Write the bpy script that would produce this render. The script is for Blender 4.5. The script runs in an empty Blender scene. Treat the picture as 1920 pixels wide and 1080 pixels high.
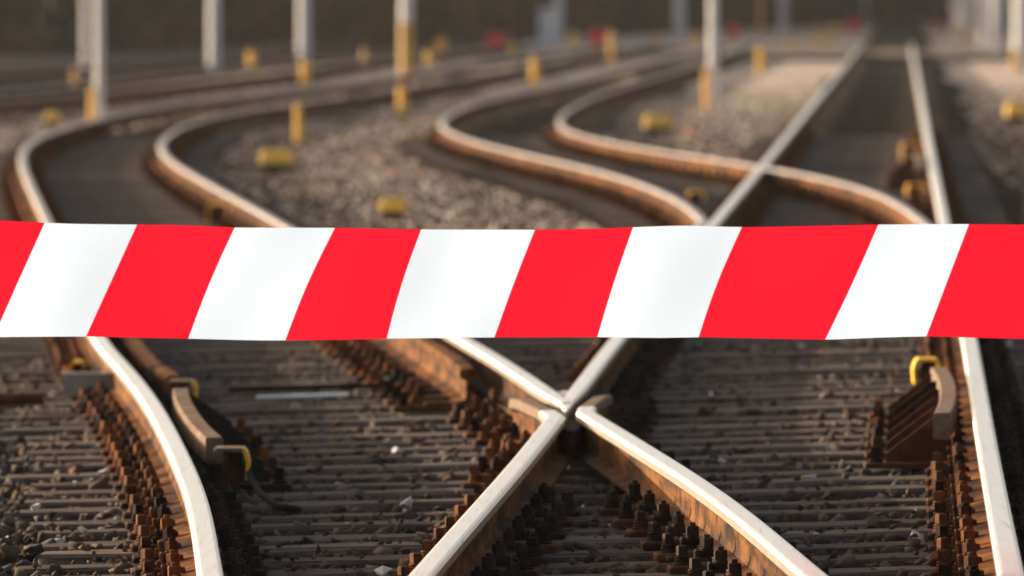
import bpy, math, random
import numpy as np
from mathutils import Vector, Matrix
random.seed(7); RNG = np.random.default_rng(11)
S = bpy.context.scene
COL = S.collection
PI = math.pi

# ------------------------------------------------------------------ camera
FPX = 18000.0; CAMH = 1.52; THETA = math.atan(560 / FPX)
cd = bpy.data.cameras.new("Camera"); cam = bpy.data.objects.new("Camera", cd); COL.objects.link(cam)
cd.sensor_width = 36.0; cd.lens = FPX / 1920 * 36.0
cd.clip_start = 0.5; cd.clip_end = 6000
cam.location = (0, 0, CAMH); cam.rotation_euler = (PI / 2 - THETA, 0, 0)
cd.dof.use_dof = True; cd.dof.focus_distance = 27.9; cd.dof.aperture_fstop = 6.4
cd.dof.aperture_blades = 0
S.camera = cam
# ------------------------------------------------------------------ world, sun, exposure
SUN_EL = math.radians(9.5); SUN_AZ = math.radians(-56)      # azimuth from +Y, clockwise positive
w = bpy.data.worlds.new("World"); S.world = w; w.use_nodes = True
nt = w.node_tree; bg = nt.nodes['Background']
sky = nt.nodes.new('ShaderNodeTexSky'); sky.sky_type = 'NISHITA'; sky.sun_disc = False
sky.sun_elevation = SUN_EL; sky.sun_rotation = SUN_AZ; sky.dust_density = 6.0; sky.ozone_density = 0.0; sky.air_density = 0.7
nt.links.new(sky.outputs[0], bg.inputs[0]); bg.inputs[1].default_value = 0.15
sd = bpy.data.lights.new("Sun", 'SUN'); sun = bpy.data.objects.new("Sun", sd); COL.objects.link(sun)
sd.energy = 5.0; sd.angle = math.radians(0.6); sd.color = (1.0, 0.88, 0.73)
sdir = Vector((math.sin(SUN_AZ) * math.cos(SUN_EL), math.cos(SUN_AZ) * math.cos(SUN_EL), math.sin(SUN_EL)))
sun.rotation_euler = sdir.to_track_quat('Z', 'Y').to_euler(); sun.location = (-20, 20, 30)
S.view_settings.view_transform = 'Standard'; S.view_settings.look = 'None'
S.view_settings.gamma = 1; S.view_settings.exposure = 0.95
S.render.engine = 'CYCLES'
try:
    S.cycles.use_denoising = True; S.cycles.max_bounces = 6; S.cycles.transparent_max_bounces = 4
except Exception: pass

# ------------------------------------------------------------------ placing: the near track is canted a little
KC = 0.029
def zoff(X, d):
    wgt = max(0.0, min(1.0, (60.0 - d) / 18.0))
    return KC * wgt * (max(-3.2, min(3.2, X - 0.3)))
def bp(x, y, z=0.0):
    """where the line of sight through a measured point meets the (canted) level z"""
    u = (x - 960) / FPX; v = (540 - y) / FPX
    dx, dy, dz = u, math.cos(THETA) + v * math.sin(THETA), -math.sin(THETA) + v * math.cos(THETA)
    t = 30.0
    for _ in range(40):
        t = (z + zoff(dx * t, dy * t) - CAMH) / dz
    return (dx * t, dy * t)
def far(x, y, z=-0.25):
    return bp(x, y, z)

# ------------------------------------------------------------------ tagging
def tag(o, label=None, cat=None, group=None, kind=None):
    if label: o['label'] = label
    if cat: o['category'] = cat
    if group: o['group'] = group
    if kind: o['kind'] = kind
    return o
def empty(name, loc, rz=0, tilt=0):
    o = bpy.data.objects.new(name, None); COL.objects.link(o)
    o.empty_display_size = 0.1
    o.location = loc; o.rotation_euler = (0, -tilt, rz); return o
class MB:
    def __init__(s): s.v = []; s.f = []; s.m = []
    def add(s, vs, fs, mi=0):
        b = len(s.v); s.v += [tuple(p) for p in vs]
        for f in fs: s.f.append(tuple(b + i for i in f)); s.m.append(mi)
    def box(s, x0, x1, y0, y1, z0, z1, mi=0, ch=0.0):
        if ch <= 0:
            vs = [(x, y, z) for z in (z0, z1) for y in (y0, y1) for x in (x0, x1)]
            s.add(vs, [(0, 2, 3, 1), (4, 5, 7, 6), (0, 1, 5, 4), (2, 6, 7, 3), (0, 4, 6, 2), (1, 3, 7, 5)], mi)
        else:  # chamfered top and vertical edges
            def ring(e, z):
                a, b, c, d = x0 + e, x1 - e, y0 + e, y1 - e
                return [(a + ch, c, z), (b - ch, c, z), (b, c + ch, z), (b, d - ch, z), (b - ch, d, z), (a + ch, d, z), (a, d - ch, z), (a, c + ch, z)]
            s.loft([ring(0, z0), ring(0, z1 - ch), ring(ch * .8, z1)], mi)
    def loft(s, rings, mi=0, cap=True):
        b = len(s.v); n = len(rings[0])
        for r in rings: s.v += [tuple(p) for p in r]
        for i in range(len(rings) - 1):
            for j in range(n):
                k = (j + 1) % n
                s.f.append((b + i * n + j, b + i * n + k, b + (i + 1) * n + k, b + (i + 1) * n + j)); s.m.append(mi)
        if cap:
            s.f.append(tuple(b + j for j in range(n))[::-1]); s.m.append(mi)
            e = b + (len(rings) - 1) * n
            s.f.append(tuple(e + j for j in range(n))); s.m.append(mi)
    def prism(s, cx, cy, n, prof, rot=0, mi=0):
        s.loft([[(cx + r * math.cos(rot + 2 * PI * i / n), cy + r * math.sin(rot + 2 * PI * i / n), z) for i in range(n)] for r, z in prof], mi)
    def tube(s, pts, r, n=10, mi=0):
        rings = []
        for i, p in enumerate(pts):
            a = Vector(pts[max(0, i - 1)]); b = Vector(pts[min(len(pts) - 1, i + 1)])
            t = (b - a).normalized()
            up = Vector((0, 0, 1)) if abs(t.z) < .9 else Vector((1, 0, 0))
            s1 = t.cross(up).normalized(); s2 = s1.cross(t)
            rr = r[i] if isinstance(r, (list, tuple)) else r
            rings.append([tuple(Vector(p) + s1 * (rr * math.cos(2 * PI * k / n)) + s2 * (rr * math.sin(2 * PI * k / n))) for k in range(n)])
        s.loft(rings, mi)
    def build(s, name, mats, parent=None, smooth=False):
        me = bpy.data.meshes.new(name); me.from_pydata(s.v, [], s.f)
        if not isinstance(mats, (list, tuple)): mats = [mats]
        for m in mats: me.materials.append(m)
        me.polygons.foreach_set('material_index', s.m)
        if smooth: me.polygons.foreach_set('use_smooth', [True] * len(s.f))
        me.update()
        import bmesh
        b = bmesh.new(); b.from_mesh(me); bmesh.ops.recalc_face_normals(b, faces=b.faces); b.to_mesh(me); b.free()
        o = bpy.data.objects.new(name, me); COL.objects.link(o)
        if parent: o.parent = parent
        return o

# ------------------------------------------------------------------ materials
def new_mat(name, rough=.8, metal=0.0, spec=.3):
    m = bpy.data.materials.new(name); m.use_nodes = True; n = m.node_tree
    b = n.nodes['Principled BSDF']; b.inputs['Roughness'].default_value = rough
    b.inputs['Metallic'].default_value = metal; b.inputs['Specular IOR Level'].default_value = spec
    return m, n, b
def coords(n, scale=(1, 1, 1), src='Object'):
    tc = n.nodes.new('ShaderNodeTexCoord'); mp = n.nodes.new('ShaderNodeMapping'); mp.inputs['Scale'].default_value = scale
    n.links.new(tc.outputs[src], mp.inputs[0]); return mp.outputs[0]
def gpos(n, scale=(1, 1, 1)):
    g = n.nodes.new('ShaderNodeNewGeometry'); mp = n.nodes.new('ShaderNodeMapping'); mp.inputs['Scale'].default_value = scale
    n.links.new(g.outputs['Position'], mp.inputs[0]); return mp.outputs[0]
def noise(n, vec, scale, detail=5, rough=.6):
    t = n.nodes.new('ShaderNodeTexNoise'); t.inputs['Scale'].default_value = scale; t.inputs['Detail'].default_value = detail
    t.inputs['Roughness'].default_value = rough; n.links.new(vec, t.inputs['Vector']); return t.outputs['Fac']
def ramp(n, fac, stops):
    r = n.nodes.new('ShaderNodeValToRGB'); e = r.color_ramp.elements
    while len(e) < len(stops): e.new(.5)
    for i, (p, c) in enumerate(stops): e[i].position = p; e[i].color = (*c, 1)
    n.links.new(fac, r.inputs[0]); return r.outputs[0]
def mix(n, fac, a, b, mode='MIX'):
    x = n.nodes.new('ShaderNodeMix'); x.data_type = 'RGBA'; x.blend_type = mode
    for s_, v in ((x.inputs[0], fac), (x.inputs[6], a), (x.inputs[7], b)):
        if hasattr(v, 'links'): n.links.new(v, s_)
        elif isinstance(v, tuple): s_.default_value = (*v, 1)
        else: s_.default_value = v
    return x.outputs[2]
def math_(n, op, a, b=0.0):
    x = n.nodes.new('ShaderNodeMath'); x.operation = op
    for s_, v in ((x.inputs[0], a), (x.inputs[1], b)):
        if hasattr(v, 'links'): n.links.new(v, s_)
        else: s_.default_value = v
    return x.outputs[0]
def bump(n, b, h, dist=.01, strength=.6):
    x = n.nodes.new('ShaderNodeBump'); x.inputs['Distance'].default_value = dist; x.inputs['Strength'].default_value = strength
    n.links.new(h, x.inputs['Height']); n.links.new(x.outputs[0], b.inputs['Normal'])
M = {}
def rust(name, stops, scale=18, rough=.8, rnd=.35):
    m, n, b = new_mat(name, rough, 0, .04 if rough > .65 else .2)
    p = gpos(n); f = noise(n, p, scale, 8, .7)
    oi = n.nodes.new('ShaderNodeObjectInfo')
    f2 = math_(n, 'ADD', f, math_(n, 'MULTIPLY', math_(n, 'SUBTRACT', oi.outputs['Random'], .5), rnd))
    c = ramp(n, f2, stops)
    if name == 'rail_side':   # old grease and dirt in long uneven patches
        gr = noise(n, gpos(n, (3, 1.1, 9)), 1.3, 6, .65)
        c = mix(n, 1.0, c, ramp(n, gr, [(.40, (.22, .20, .20)), (.50, (.75, .68, .62)), (.60, (1.15, 1.1, 1.0))]), 'MULTIPLY')
    n.links.new(c, b.inputs['Base Color']); bump(n, b, noise(n, p, scale * 8, 4), .002, .7)
    M[name] = m; return m
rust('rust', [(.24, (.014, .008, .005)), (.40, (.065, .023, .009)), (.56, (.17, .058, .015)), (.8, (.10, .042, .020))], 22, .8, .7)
rust('far_rust', [(.3, (.05, .02, .008)), (.5, (.22, .080, .02)), (.7, (.36, .14, .035))], 9)
rust('dark_or_shaded_iron', [(.25, (.010, .008, .006)), (.5, (.022, .016, .012)), (.66, (.045, .026, .016)), (.8, (.06, .042, .03))], 26, .7, .4)  # darker rust with shade painted in; also for greasy crossing bolts and dark rod
rust('dark_rust', [(.3, (.018, .009, .006)), (.5, (.050, .020, .011)), (.75, (.12, .045, .02))], 16)
rust('rail_side', [(.27, (.020, .009, .004)), (.42, (.070, .027, .007)), (.54, (.19, .074, .015)), (.64, (.11, .048, .014)), (.78, (.05, .021, .009))], 4, .75, .1)
rust('head_side', [(.25, (.10, .07, .05)), (.5, (.22, .16, .11)), (.8, (.32, .25, .18))], 8, .5, .1)
rust('worn_metal', [(.25, (.055, .030, .018)), (.42, (.14, .088, .056)), (.55, (.22, .155, .11)), (.75, (.13, .07, .04))], 14, .8, .1)
rust('yellow_paint', [(.2, (.60, .28, .02)), (.4, (.94, .46, .015)), (.8, (.95, .50, .03))], 30, .5, .05)
rust('yellow_box', [(.2, (.70, .38, .07)), (.4, (.95, .54, .08)), (.8, (.95, .60, .16))], 12, .6, .1)
rust('orange_paint', [(.2, (.45, .22, .05)), (.5, (.62, .34, .07)), (.8, (.7, .45, .12))], 6, .6, .1)
rust('red_paint', [(.2, (.60, .03, .05)), (.5, (.85, .04, .07)), (.8, (.88, .08, .1))], 6, .5, .1)
rust('mast_paint', [(.2, (.66, .61, .57)), (.5, (.76, .71, .67)), (.8, (.80, .77, .74))], 2, .5, .15)
rust('white_paint', [(.2, (.55, .54, .52)), (.5, (.74, .73, .72)), (.8, (.8, .8, .8))], 6, .5, .1)
rust('rubber', [(.3, (.010, .010, .011)), (.7, (.02, .02, .02))], 20, .9, .1)
rust('grey_steel', [(.3, (.14, .13, .12)), (.5, (.26, .24, .21)), (.75, (.36, .33, .29))], 14, .5, .1)
# polished running surface
m, n, b = new_mat('running_steel', .3, 1.0); M['steel'] = m
p = gpos(n, (60, 2.2, 60)); f = noise(n, p, 1.0, 6, .6); q = noise(n, gpos(n, (90, 90, 90)), 1, 3)
st = noise(n, gpos(n, (230, 2.0, 10)), 1.0, 3, .5)
n.links.new(mix(n, 1.0, ramp(n, f, [(.22, (.62, .56, .50)), (.40, (.92, .87, .81)), (.75, (.97, .94, .89))]), ramp(n, st, [(.27, (.52, .45, .40)), (.36, (1, 1, 1))]), 'MULTIPLY'), b.inputs['Base Color'])
rr = n.nodes.new('ShaderNodeMapRange'); rr.inputs[1].default_value = .25; rr.inputs[2].default_value = .75; rr.inputs[3].default_value = .27; rr.inputs[4].default_value = .38
n.links.new(f, rr.inputs[0]); n.links.new(rr.outputs[0], b.inputs['Roughness']); bump(n, b, q, .0003, .15)
m, n, b = new_mat('dull_steel', .6, .3); M['dull_steel'] = m
f = noise(n, gpos(n, (30, 1.2, 30)), 1.0, 6, .6)
n.links.new(ramp(n, f, [(.3, (.24, .21, .20)), (.55, (.40, .37, .36)), (.75, (.50, .47, .46))]), b.inputs['Base Color']); bump(n, b, f, .001, .3)
# timber
m, n, b = new_mat('weathered_timber', .9, 0, .06); M['timber'] = m
p = coords(n, (1.2, 34, 34)); f = noise(n, p, 2.0, 8, .7); oi = n.nodes.new('ShaderNodeObjectInfo')
c = ramp(n, f, [(.32, (.018, .014, .012)), (.48, (.092, .074, .062)), (.66, (.24, .20, .17))])
g = noise(n, gpos(n, (1, 1, 1)), 1.6, 4)
c = mix(n, math_(n, 'MULTIPLY', g, .6), c, (.10, .070, .054))
c = mix(n, 1.0, c, ramp(n, oi.outputs['Random'], [(0, (.75, .74, .74)), (1, (1.35, 1.3, 1.25))]), 'MULTIPLY')
n.links.new(c, b.inputs['Base Color']); bump(n, b, f, .006, .9)
# stones: tint attribute picks the rock colour
def stone_mat(name, stops):
    m, n, b = new_mat(name, .95, 0, .04); M[name] = m
    a = n.nodes.new('ShaderNodeAttribute'); a.attribute_name = 'tint'
    c = ramp(n, a.outputs['Fac'], stops)
    f = noise(n, gpos(n), 60, 5, .7)
    c = mix(n, .6, c, ramp(n, f, [(.3, (.45, .43, .42)), (.7, (1.3, 1.25, 1.2))]), 'MULTIPLY')
    if name == 'gravel':   # dirty grey and clean sandy patches of the yard
        pf = noise(n, gpos(n, (.9, .16, 1)), .9, 4, .6)
        c = mix(n, 1.0, c, ramp(n, pf, [(.40, (.30, .28, .28)), (.52, (.50, .45, .42)), (.61, (.92, .74, .58)), (.72, (1.2, 1.05, .9))]), 'MULTIPLY')
    n.links.new(c, b.inputs['Base Color']); bump(n, b, noise(n, gpos(n), 140, 4), .004, .8)
stone_mat('ballast', [(0, (.030, .025, .022)), (.3, (.080, .066, .056)), (.5, (.13, .086, .050)), (.75, (.095, .086, .080)), (.9, (.16, .135, .115)), (.955, (.12, .098, .078)), (.985, (.62, .60, .57))])
stone_mat('gravel', [(0, (.13, .108, .094)), (.35, (.17, .140, .118)), (.7, (.22, .178, .145)), (.90, (.32, .26, .21)), (.97, (.75, .66, .56))])
def ground_mat(name, stops, sc=.35, cell=24, dist=.03):
    m, n, b = new_mat(name, .98, 0, .02); M[name] = m
    p = gpos(n); big = noise(n, p, sc, 5, .6)
    v = n.nodes.new('ShaderNodeTexVoronoi'); v.inputs['Scale'].default_value = cell; n.links.new(p, v.inputs['Vector'])
    sep = n.nodes.new('ShaderNodeSeparateColor'); n.links.new(v.outputs['Color'], sep.inputs[0])
    f = math_(n, 'ADD', math_(n, 'MULTIPLY', big, .75), math_(n, 'MULTIPLY', sep.outputs[0], .25))
    n.links.new(ramp(n, f, stops), b.inputs['Base Color'])
    inv = math_(n, 'SUBTRACT', 1.0, v.outputs['Distance'])
    bump(n, b, inv, dist, 1.0)
ground_mat('tan_gravel', [(.34, (.20, .165, .14)), (.44, (.36, .29, .24)), (.54, (.62, .49, .39)), (.66, (.72, .59, .48)), (.8, (.52, .43, .35))], .34)
ground_mat('dark_bed', [(.3, (.015, .013, .012)), (.5, (.032, .027, .026)), (.7, (.065, .050, .043))], .6)
ground_mat('near_bed', [(.3, (.010, .009, .008)), (.7, (.028, .023, .020))], .5)
ground_mat('tan_band', [(.3, (.22, .17, .12)), (.6, (.40, .31, .22))], .3)

# ------------------------------------------------------------------ rail lines, measured and laid out on the ground
def line(pts, d0, d1, sig=2.5, z=0.0, pre=None):
    P = sorted([bp(x, y, z) for x, y in pts], key=lambda a: a[1])
    X = np.array([a[0] for a in P]); D = np.array([a[1] for a in P])
    g = np.arange(D[0] - 14, D[-1] + 14, .5)
    xi = np.interp(g, D, X)
    k0 = min(3, len(D) - 1)
    s0 = (X[k0] - X[0]) / (D[k0] - D[0]); s1 = (X[-1] - X[-1 - k0]) / (D[-1] - D[-1 - k0])
    xi = np.where(g < D[0], X[0] + s0 * (g - D[0]), xi); xi = np.where(g > D[-1], X[-1] + s1 * (g - D[-1]), xi)
    def sm(arr, sg):
        r = int(sg * 6); kx = np.arange(-r, r + 1) * .5; kk = np.exp(-kx ** 2 / (2 * sg * sg)); kk /= kk.sum()
        ext = np.concatenate([arr[0] - (arr[1] - arr[0]) * np.arange(r, 0, -1), arr, arr[-1] + (arr[-1] - arr[-2]) * np.arange(1, r + 1)])
        return np.convolve(ext, kk, 'valid')
    near = sm(xi, min(sig, 1.6)); farr = sm(xi, sig * 2)
    t = np.clip((g - 40) / 40, 0, 1); xs = near * (1 - t) + farr * t
    def f(d):
        if d <= g[0]: return float(xs[0] + s0 * (d - g[0]))
        if d >= g[-1]: return float(xs[-1] + s1 * (d - g[-1]))
        return float(np.interp(d, g, xs))
    return f
fR1 = line([(394,1080),(385,1003),(377,939),(356,888),(328,833),(309,790),(283,748),(251,705),(211,663),(183,635),(92,418),(63,359),(46,319),(36,295),(40,279),(60,259),(120,239),(200,219),(279,203),(398,187),(518,175),(637,159),(760,141),(879,121),(978,107),(1078,94)], 0, 0)
fR2 = line([(1527,1080),(1420,980),(1326,908),(1241,858),(1156,805),(1059,751),(996,714),(943,674),(868,634),(534,420),(398,347),(339,315),(303,291),(293,275),(307,255),(339,236),(378,222),(470,205),(640,182),(780,160),(930,135),(1080,108)], 0, 0)
fA = line([(784,1080),(876,975),(966,876),(1046,777),(1100,705),(1155,635),(1340,415),(1428,312),(1612,88)], 0, 0)
fR5 = line([(1898,1080),(1856,860),(1819,640),(1771,415),(1748,300),(1712,100)], 0, 0)
fR3 = line([(1320,425),(1313,398),(1277,370),(1158,325),(1038,300),(959,285),(899,269),(839,250),(821,239),(823,227),(847,211),(887,195),(943,181),(1038,163),(1118,143),(1198,123),(1277,104)], 0, 0)
fR4 = line([(1735,425),(1726,408),(1678,370),(1599,343),(1519,323),(1419,309),(1360,303),(1280,291),(1158,271),(1078,255),(1046,243),(1044,227),(1062,207),(1118,179),(1198,155),(1277,131)], 0, 0)
def off(f, o): return lambda d: f(d) + o
fT3 = lambda d: fR1(d) - 2.75 - max(0, 130 - d) * .045
fT3b = off(fT3, -1.5)
fT4 = lambda d: fR1(d) - 7.4 - max(0, 150 - d) * .05
fT4b = off(fT4, -1.5)

PROF = [(-.022, 0), (-.030, -.003), (-.0345, -.012), (-.0345, -.034), (-.030, -.039), (-.009, -.052), (-.0075, -.108), (-.013, -.128), (-.0625, -.139), (-.0625, -.149),
        (.0625, -.149), (.0625, -.139), (.013, -.128), (.0075, -.108), (.009, -.052), (.030, -.039), (.0345, -.034), (.0345, -.012), (.030, -.003), (.022, 0)]
def sweep(pts, prof=PROF, top_idx=(0, 1, 2, 16, 17, 18, 19), wscale=None, origin=(0, 0, 0)):
    mb = MB(); n = len(prof); rings = []
    for i, p in enumerate(pts):
        a = pts[max(0, i - 1)]; b = pts[min(len(pts) - 1, i + 1)]
        t = Vector((b[0] - a[0], b[1] - a[1], 0)).normalized(); s = Vector((t.y, -t.x, 0))
        ws = wscale(i) if wscale else 1
        rings.append([(p[0] + s.x * u * ws - origin[0], p[1] + s.y * u * ws - origin[1], p[2] + v - origin[2] + s.x * u * KC * max(0, min(1, (60 - p[1]) / 18))) for u, v in prof])
    b0 = 0; mb.v = [q for r in rings for q in r]
    for i in range(len(rings) - 1):
        for j in range(n):
            k = (j + 1) % n
            mb.f.append((i * n + j, i * n + k, (i + 1) * n + k, (i + 1) * n + j))
            mb.m.append((2 if j in (2, 16) else 1) if j in top_idx else 0)
    mb.f.append(tuple(range(n))); mb.m.append(0)
    mb.f.append(tuple((len(rings) - 1) * n + j for j in range(n))[::-1]); mb.m.append(0)
    return mb
def pts_of(f, d0, d1, step=.5, dz=0.0, dx=0.0):
    n = max(2, int((d1 - d0) / step) + 1)
    return [(f(d) + dx, d, zoff(f(d), d) + dz) for d in np.linspace(d0, d1, n)]
RM = [M['rail_side'], M['steel'], M['head_side']]
RD = [M['rail_side'], M['dull_steel'], M['rail_side']]
def rail(name, f, d0, d1, label, dz=0, step=.6, group=None, mats=None):
    o = sweep(pts_of(f, d0, d1, step, dz)).build(name, mats or RM); tag(o, label, 'rail', group); return o
rail('rail', fR1, 17, 47, 'polished left rail curving up from the bottom edge to the tape', 0)
rail('rail', fR1, 47.004, 268, 'leftmost blurred rail curving out to the left edge above the tape', 0, mats=RD)
rail('rail', fR5, 17, 268, 'straight polished rail at the far right, running under the tape to the distance')
rail('rail', fR2, 44.0, 268, 'rusty sided rail bending left between two yellow hoops and the pale box, upper left', .0, mats=RD)
rail('rail', fA, 44.0, 268, 'long straight diagonal rail running from the tape up to the vanishing point', .0)
rail('rail', lambda d: min(fR3(d), fA(d) - .075), 57, 262, 'S-shaped rusty rail meeting the straight diagonal rail just above the tape', .0, mats=RD)
rail('rail', lambda d: min(fR4(d), fR5(d) - .075), 55, 262, 'curved rail that crosses over the straight diagonal rail above the tape', .003, mats=RD)
for f_, lb in ((fT3, 'near rail of the first background track, along the upper left'), (fT3b, 'far rail of the first background track, along the upper left'),
              (fT4, 'near rail of the farthest track before the dark trees'), (fT4b, 'far rail of the farthest track before the dark trees')):
    rail('rail', f_, 95, 268, lb, 0, 2.0, mats=RD)

# ------------------------------------------------------------------ the crossing with its wing rails and V nose
DK = 34.6
kA = bp(1042, 779); kB = bp(1098, 771)
cr = empty('rail_crossing', (0.2, 34.8, -.18)); tag(cr, 'polished steel crossing where two rails form an X below the tape', 'rail crossing')
ORG = (0.2, 34.8, -.18)
def zz(p, dz=0): return (p[0], p[1], zoff(p[0], p[1]) + dz)
pa = [q for q in pts_of(fA, 17, kA[1] - .25, .5)]
sh = kA[0] - fA(kA[1])
pa = [(q[0] + sh * max(0, 1 - (kA[1] - q[1]) / 3), q[1], q[2]) for q in pa]
wa = [zz(kA), zz(bp(1028, 769)), zz(bp(1004, 755), -.006), zz(bp(982, 743.5), -.010), zz(bp(966, 736), -.022)]
RW = [M['rail_side'], M['worn_metal'], M['worn_metal']]
sweep(pa + wa[:2], origin=ORG).build('wing_rail', RM, cr)
sweep([wa[1], wa[2], wa[3], wa[4]], wscale=lambda i: (1, .95, .9, .7)[i], origin=ORG).build('wing_tip', RW, cr)
pb = [q for q in pts_of(fR2, 17, kB[1] - .3, .5)]; sh = kB[0] - fR2(kB[1])
pb = [(q[0] + sh * max(0, 1 - (kB[1] - q[1]) / 3), q[1], q[2]) for q in pb]
wb = [zz(kB), zz(bp(1101, 762)), zz(bp(1114, 749), -.006), zz(bp(1126, 738), -.010), zz(bp(1137, 730), -.022)]
sweep(pb + wb[:2], origin=ORG).build('wing_rail', RM, cr)
sweep([wb[1], wb[2], wb[3], wb[4]], wscale=lambda i: (1, .95, .9, .7)[i], origin=ORG).build('wing_tip', RW, cr)
DV = bp(1063, 757)[1]
def vclip(f, s):
    P = pts_of(f, DV, 43.98, .4)
    return P
nose = bp(1062, 756)
def nose_path(f):
    P = pts_of(f, DV + .1, 43.98, .4, .0)
    dx = nose[0] - P[0][0]
    return [(q[0] + dx * max(0, 1 - i / 6), q[1], q[2]) for i, q in enumerate(P)]
sweep(nose_path(fR2), wscale=lambda i: min(1, .62 + i * .12), origin=ORG).build('point_rail', RM, cr)
pn = [(a, b_, c - .002) for a, b_, c in nose_path(fA)]
sweep(pn, wscale=lambda i: min(1, .62 + i * .12), origin=ORG).build('point_rail', RM, cr)
# filler web in the V and the casting block below the gap
mb = MB()
def slab(mb, pts, z0, z1, mi=0):
    lo = [(a - ORG[0], b_ - ORG[1], zoff(a, b_) + z0 - ORG[2]) for a, b_ in pts]; hi = [(a - ORG[0], b_ - ORG[1], zoff(a, b_) + z1 - ORG[2]) for a, b_ in pts]
    mb.loft([lo, hi], mi)
q1 = bp(1062, 752); q2 = bp(1040, 733); q3 = bp(1060, 729.5); q4 = bp(1079, 733)
slab(mb, [q1, q4, q3, q2], -.10, -.005)
mb.build('nose_filler', M['dull_steel'], cr)
mb = MB()
slab(mb, [bp(1049, 752), bp(1061, 765), bp(1065, 765), bp(1076, 752), bp(1070, 742), bp(1056, 742)], -.09, -.0035)
mb.build('nose_tip', M['steel'], cr)
mb = MB()
slab(mb, [bp(1052, 800, -.045), bp(1064, 808, -.045), bp(1076, 808, -.045), bp(1089, 800, -.045), bp(1098, 770, -.045), bp(1120, 735, -.045), bp(1070, 715, -.045), bp(990, 735, -.045), bp(1040, 775, -.045)], -.148, -.045)
mb.build('filler_block', M['dark_rust'], cr)

# ------------------------------------------------------------------ rusty check rail stubs ending just below the tape
def stub(f, o, d0, d1, label, flare):
    P = pts_of(f, d0, d1, .3, -.004, o)
    P = [(q[0] + flare * max(0, (d0 + 1.2 - q[1]) / 1.2), q[1], q[2]) for q in P]
    P = [(a_, b_, c_ - .022) for a_, b_, c_ in P]
    x = sweep(P, top_idx=()).build('check_rail', [M['rail_side']]); tag(x, label, 'check rail'); return P
fs1 = bp(318, 690); stub(fR1, .17, fs1[1], fs1[1] + 11, 'rusty check rail stub ending beside the polished left rail under the tape', .03)
fs2 = bp(838, 682); stub(fR2, -.13, fs2[1], fs2[1] + 9, 'rusty check rail stub hugging the diagonal rail left of the crossing', -.02)

# ------------------------------------------------------------------ sleepers
def sleeper_mesh(L, seed):
    r = random.Random(seed); mb = MB(); W = .12; H = .16
    n = max(6, int(L / .25)); rings = []
    for i in range(n + 1):
        x = L * i / n; a = r.uniform(-.005, .005); b_ = r.uniform(-.005, .005); t = r.uniform(-.004, .002); u = r.uniform(-.004, .002)
        rings.append([(x, -W + a, -H), (x, -W + a, -.010 + t), (x, -W + .009 + a, t), (x, -.03, t * .4), (x, W - .009 + b_, u), (x, W + b_, -.010 + u), (x, W + b_, -H)])
    mb.loft(rings); return mb
ZS = -.18
SLP = {}
def place_sleeper(x0, x1, d, label, group, i, fine=True):
    L = x1 - x0; key = (round(L * 2) / 2, i % 3)
    tilt = math.atan(KC * max(0, min(1, (60 - d) / 18)))
    if key not in SLP:
        o = sleeper_mesh(key[0], i).build('sleeper', M['timber']); SLP[key] = o
    else:
        o = SLP[key].copy(); COL.objects.link(o)
    o.name = 'sleeper'
    o.scale = (L / key[0], 1, 1)
    rz = -.041 * .6 + random.uniform(-.004, .004)
    o.rotation_euler = (0, -tilt, rz)
    o.location = (x0, d - rz * 0 + random.uniform(-.012, .012) + .0, ZS + zoff(x0, d) + random.uniform(-.010, .001))
    tag(o, label, 'sleeper', group)
    return o
WORDS = 'first second third fourth fifth sixth seventh eighth ninth tenth eleventh twelfth thirteenth fourteenth fifteenth sixteenth seventeenth eighteenth nineteenth twentieth'.split()
TENS = {2: 'twenty', 3: 'thirty', 4: 'forty', 5: 'fifty', 6: 'sixty', 7: 'seventy', 8: 'eighty'}
def word(n):
    if n <= 20: return WORDS[n - 1]
    t, u = divmod(n, 10)
    return (TENS[t][:-1] + 'ieth') if u == 0 else TENS[t] + '-' + WORDS[u - 1]
def nth(d):
    if d > 42.3: return ', hidden behind the tape'
    k = int(round((d - 25.1) / SP)) + 1
    return ', just below the frame' if k < 1 else ', ' + word(k) + ' up from the bottom edge'
def nth_far(d):
    if d < 62.2: return ', hidden behind the tape'
    return ', ' + word(int(round((d - 62.4) / SP)) + 1) + ' above the tape'
SP = .63; DS = []
d = 21.0; i = 0; NEAR_S = []
while d < 50:
    place_sleeper(fR1(d) - .46 - random.uniform(0, .22), fR5(d) + .45, d, 'long dark weathered sleeper' + nth(d), 'long timber sleepers under the crossing', i)
    NEAR_S.append(d); d += SP + random.uniform(-.012, .012); i += 1
LT1 = []; LM = []; LT2 = []
d = NEAR_S[-1] + SP
while d < 112:
    place_sleeper(fR1(d) - .5, fR2(d) + .5, d, 'blurred dark sleeper of the left curving track' + nth_far(d), 'sleepers of the left branch track', i); LT1.append(d)
    if d < 90:
        place_sleeper(min(fA(d), fR3(d)) - .5, fR5(d) + .5, d, 'blurred dark sleeper of the junction right of middle' + nth_far(d), 'sleepers of the second junction', i)
    else:
        place_sleeper(fA(d) - .5, fR5(d) + .5, d, 'blurred dark sleeper of the straight right track' + nth_far(d), 'sleepers of the far straight track', i)
        place_sleeper(fR3(d) - .5, fR4(d) + .5, d, 'blurred dark sleeper of the S-shaped middle track' + nth_far(d), 'sleepers of the middle branch track', i)
    LM.append(d); d += SP; i += 1

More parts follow.
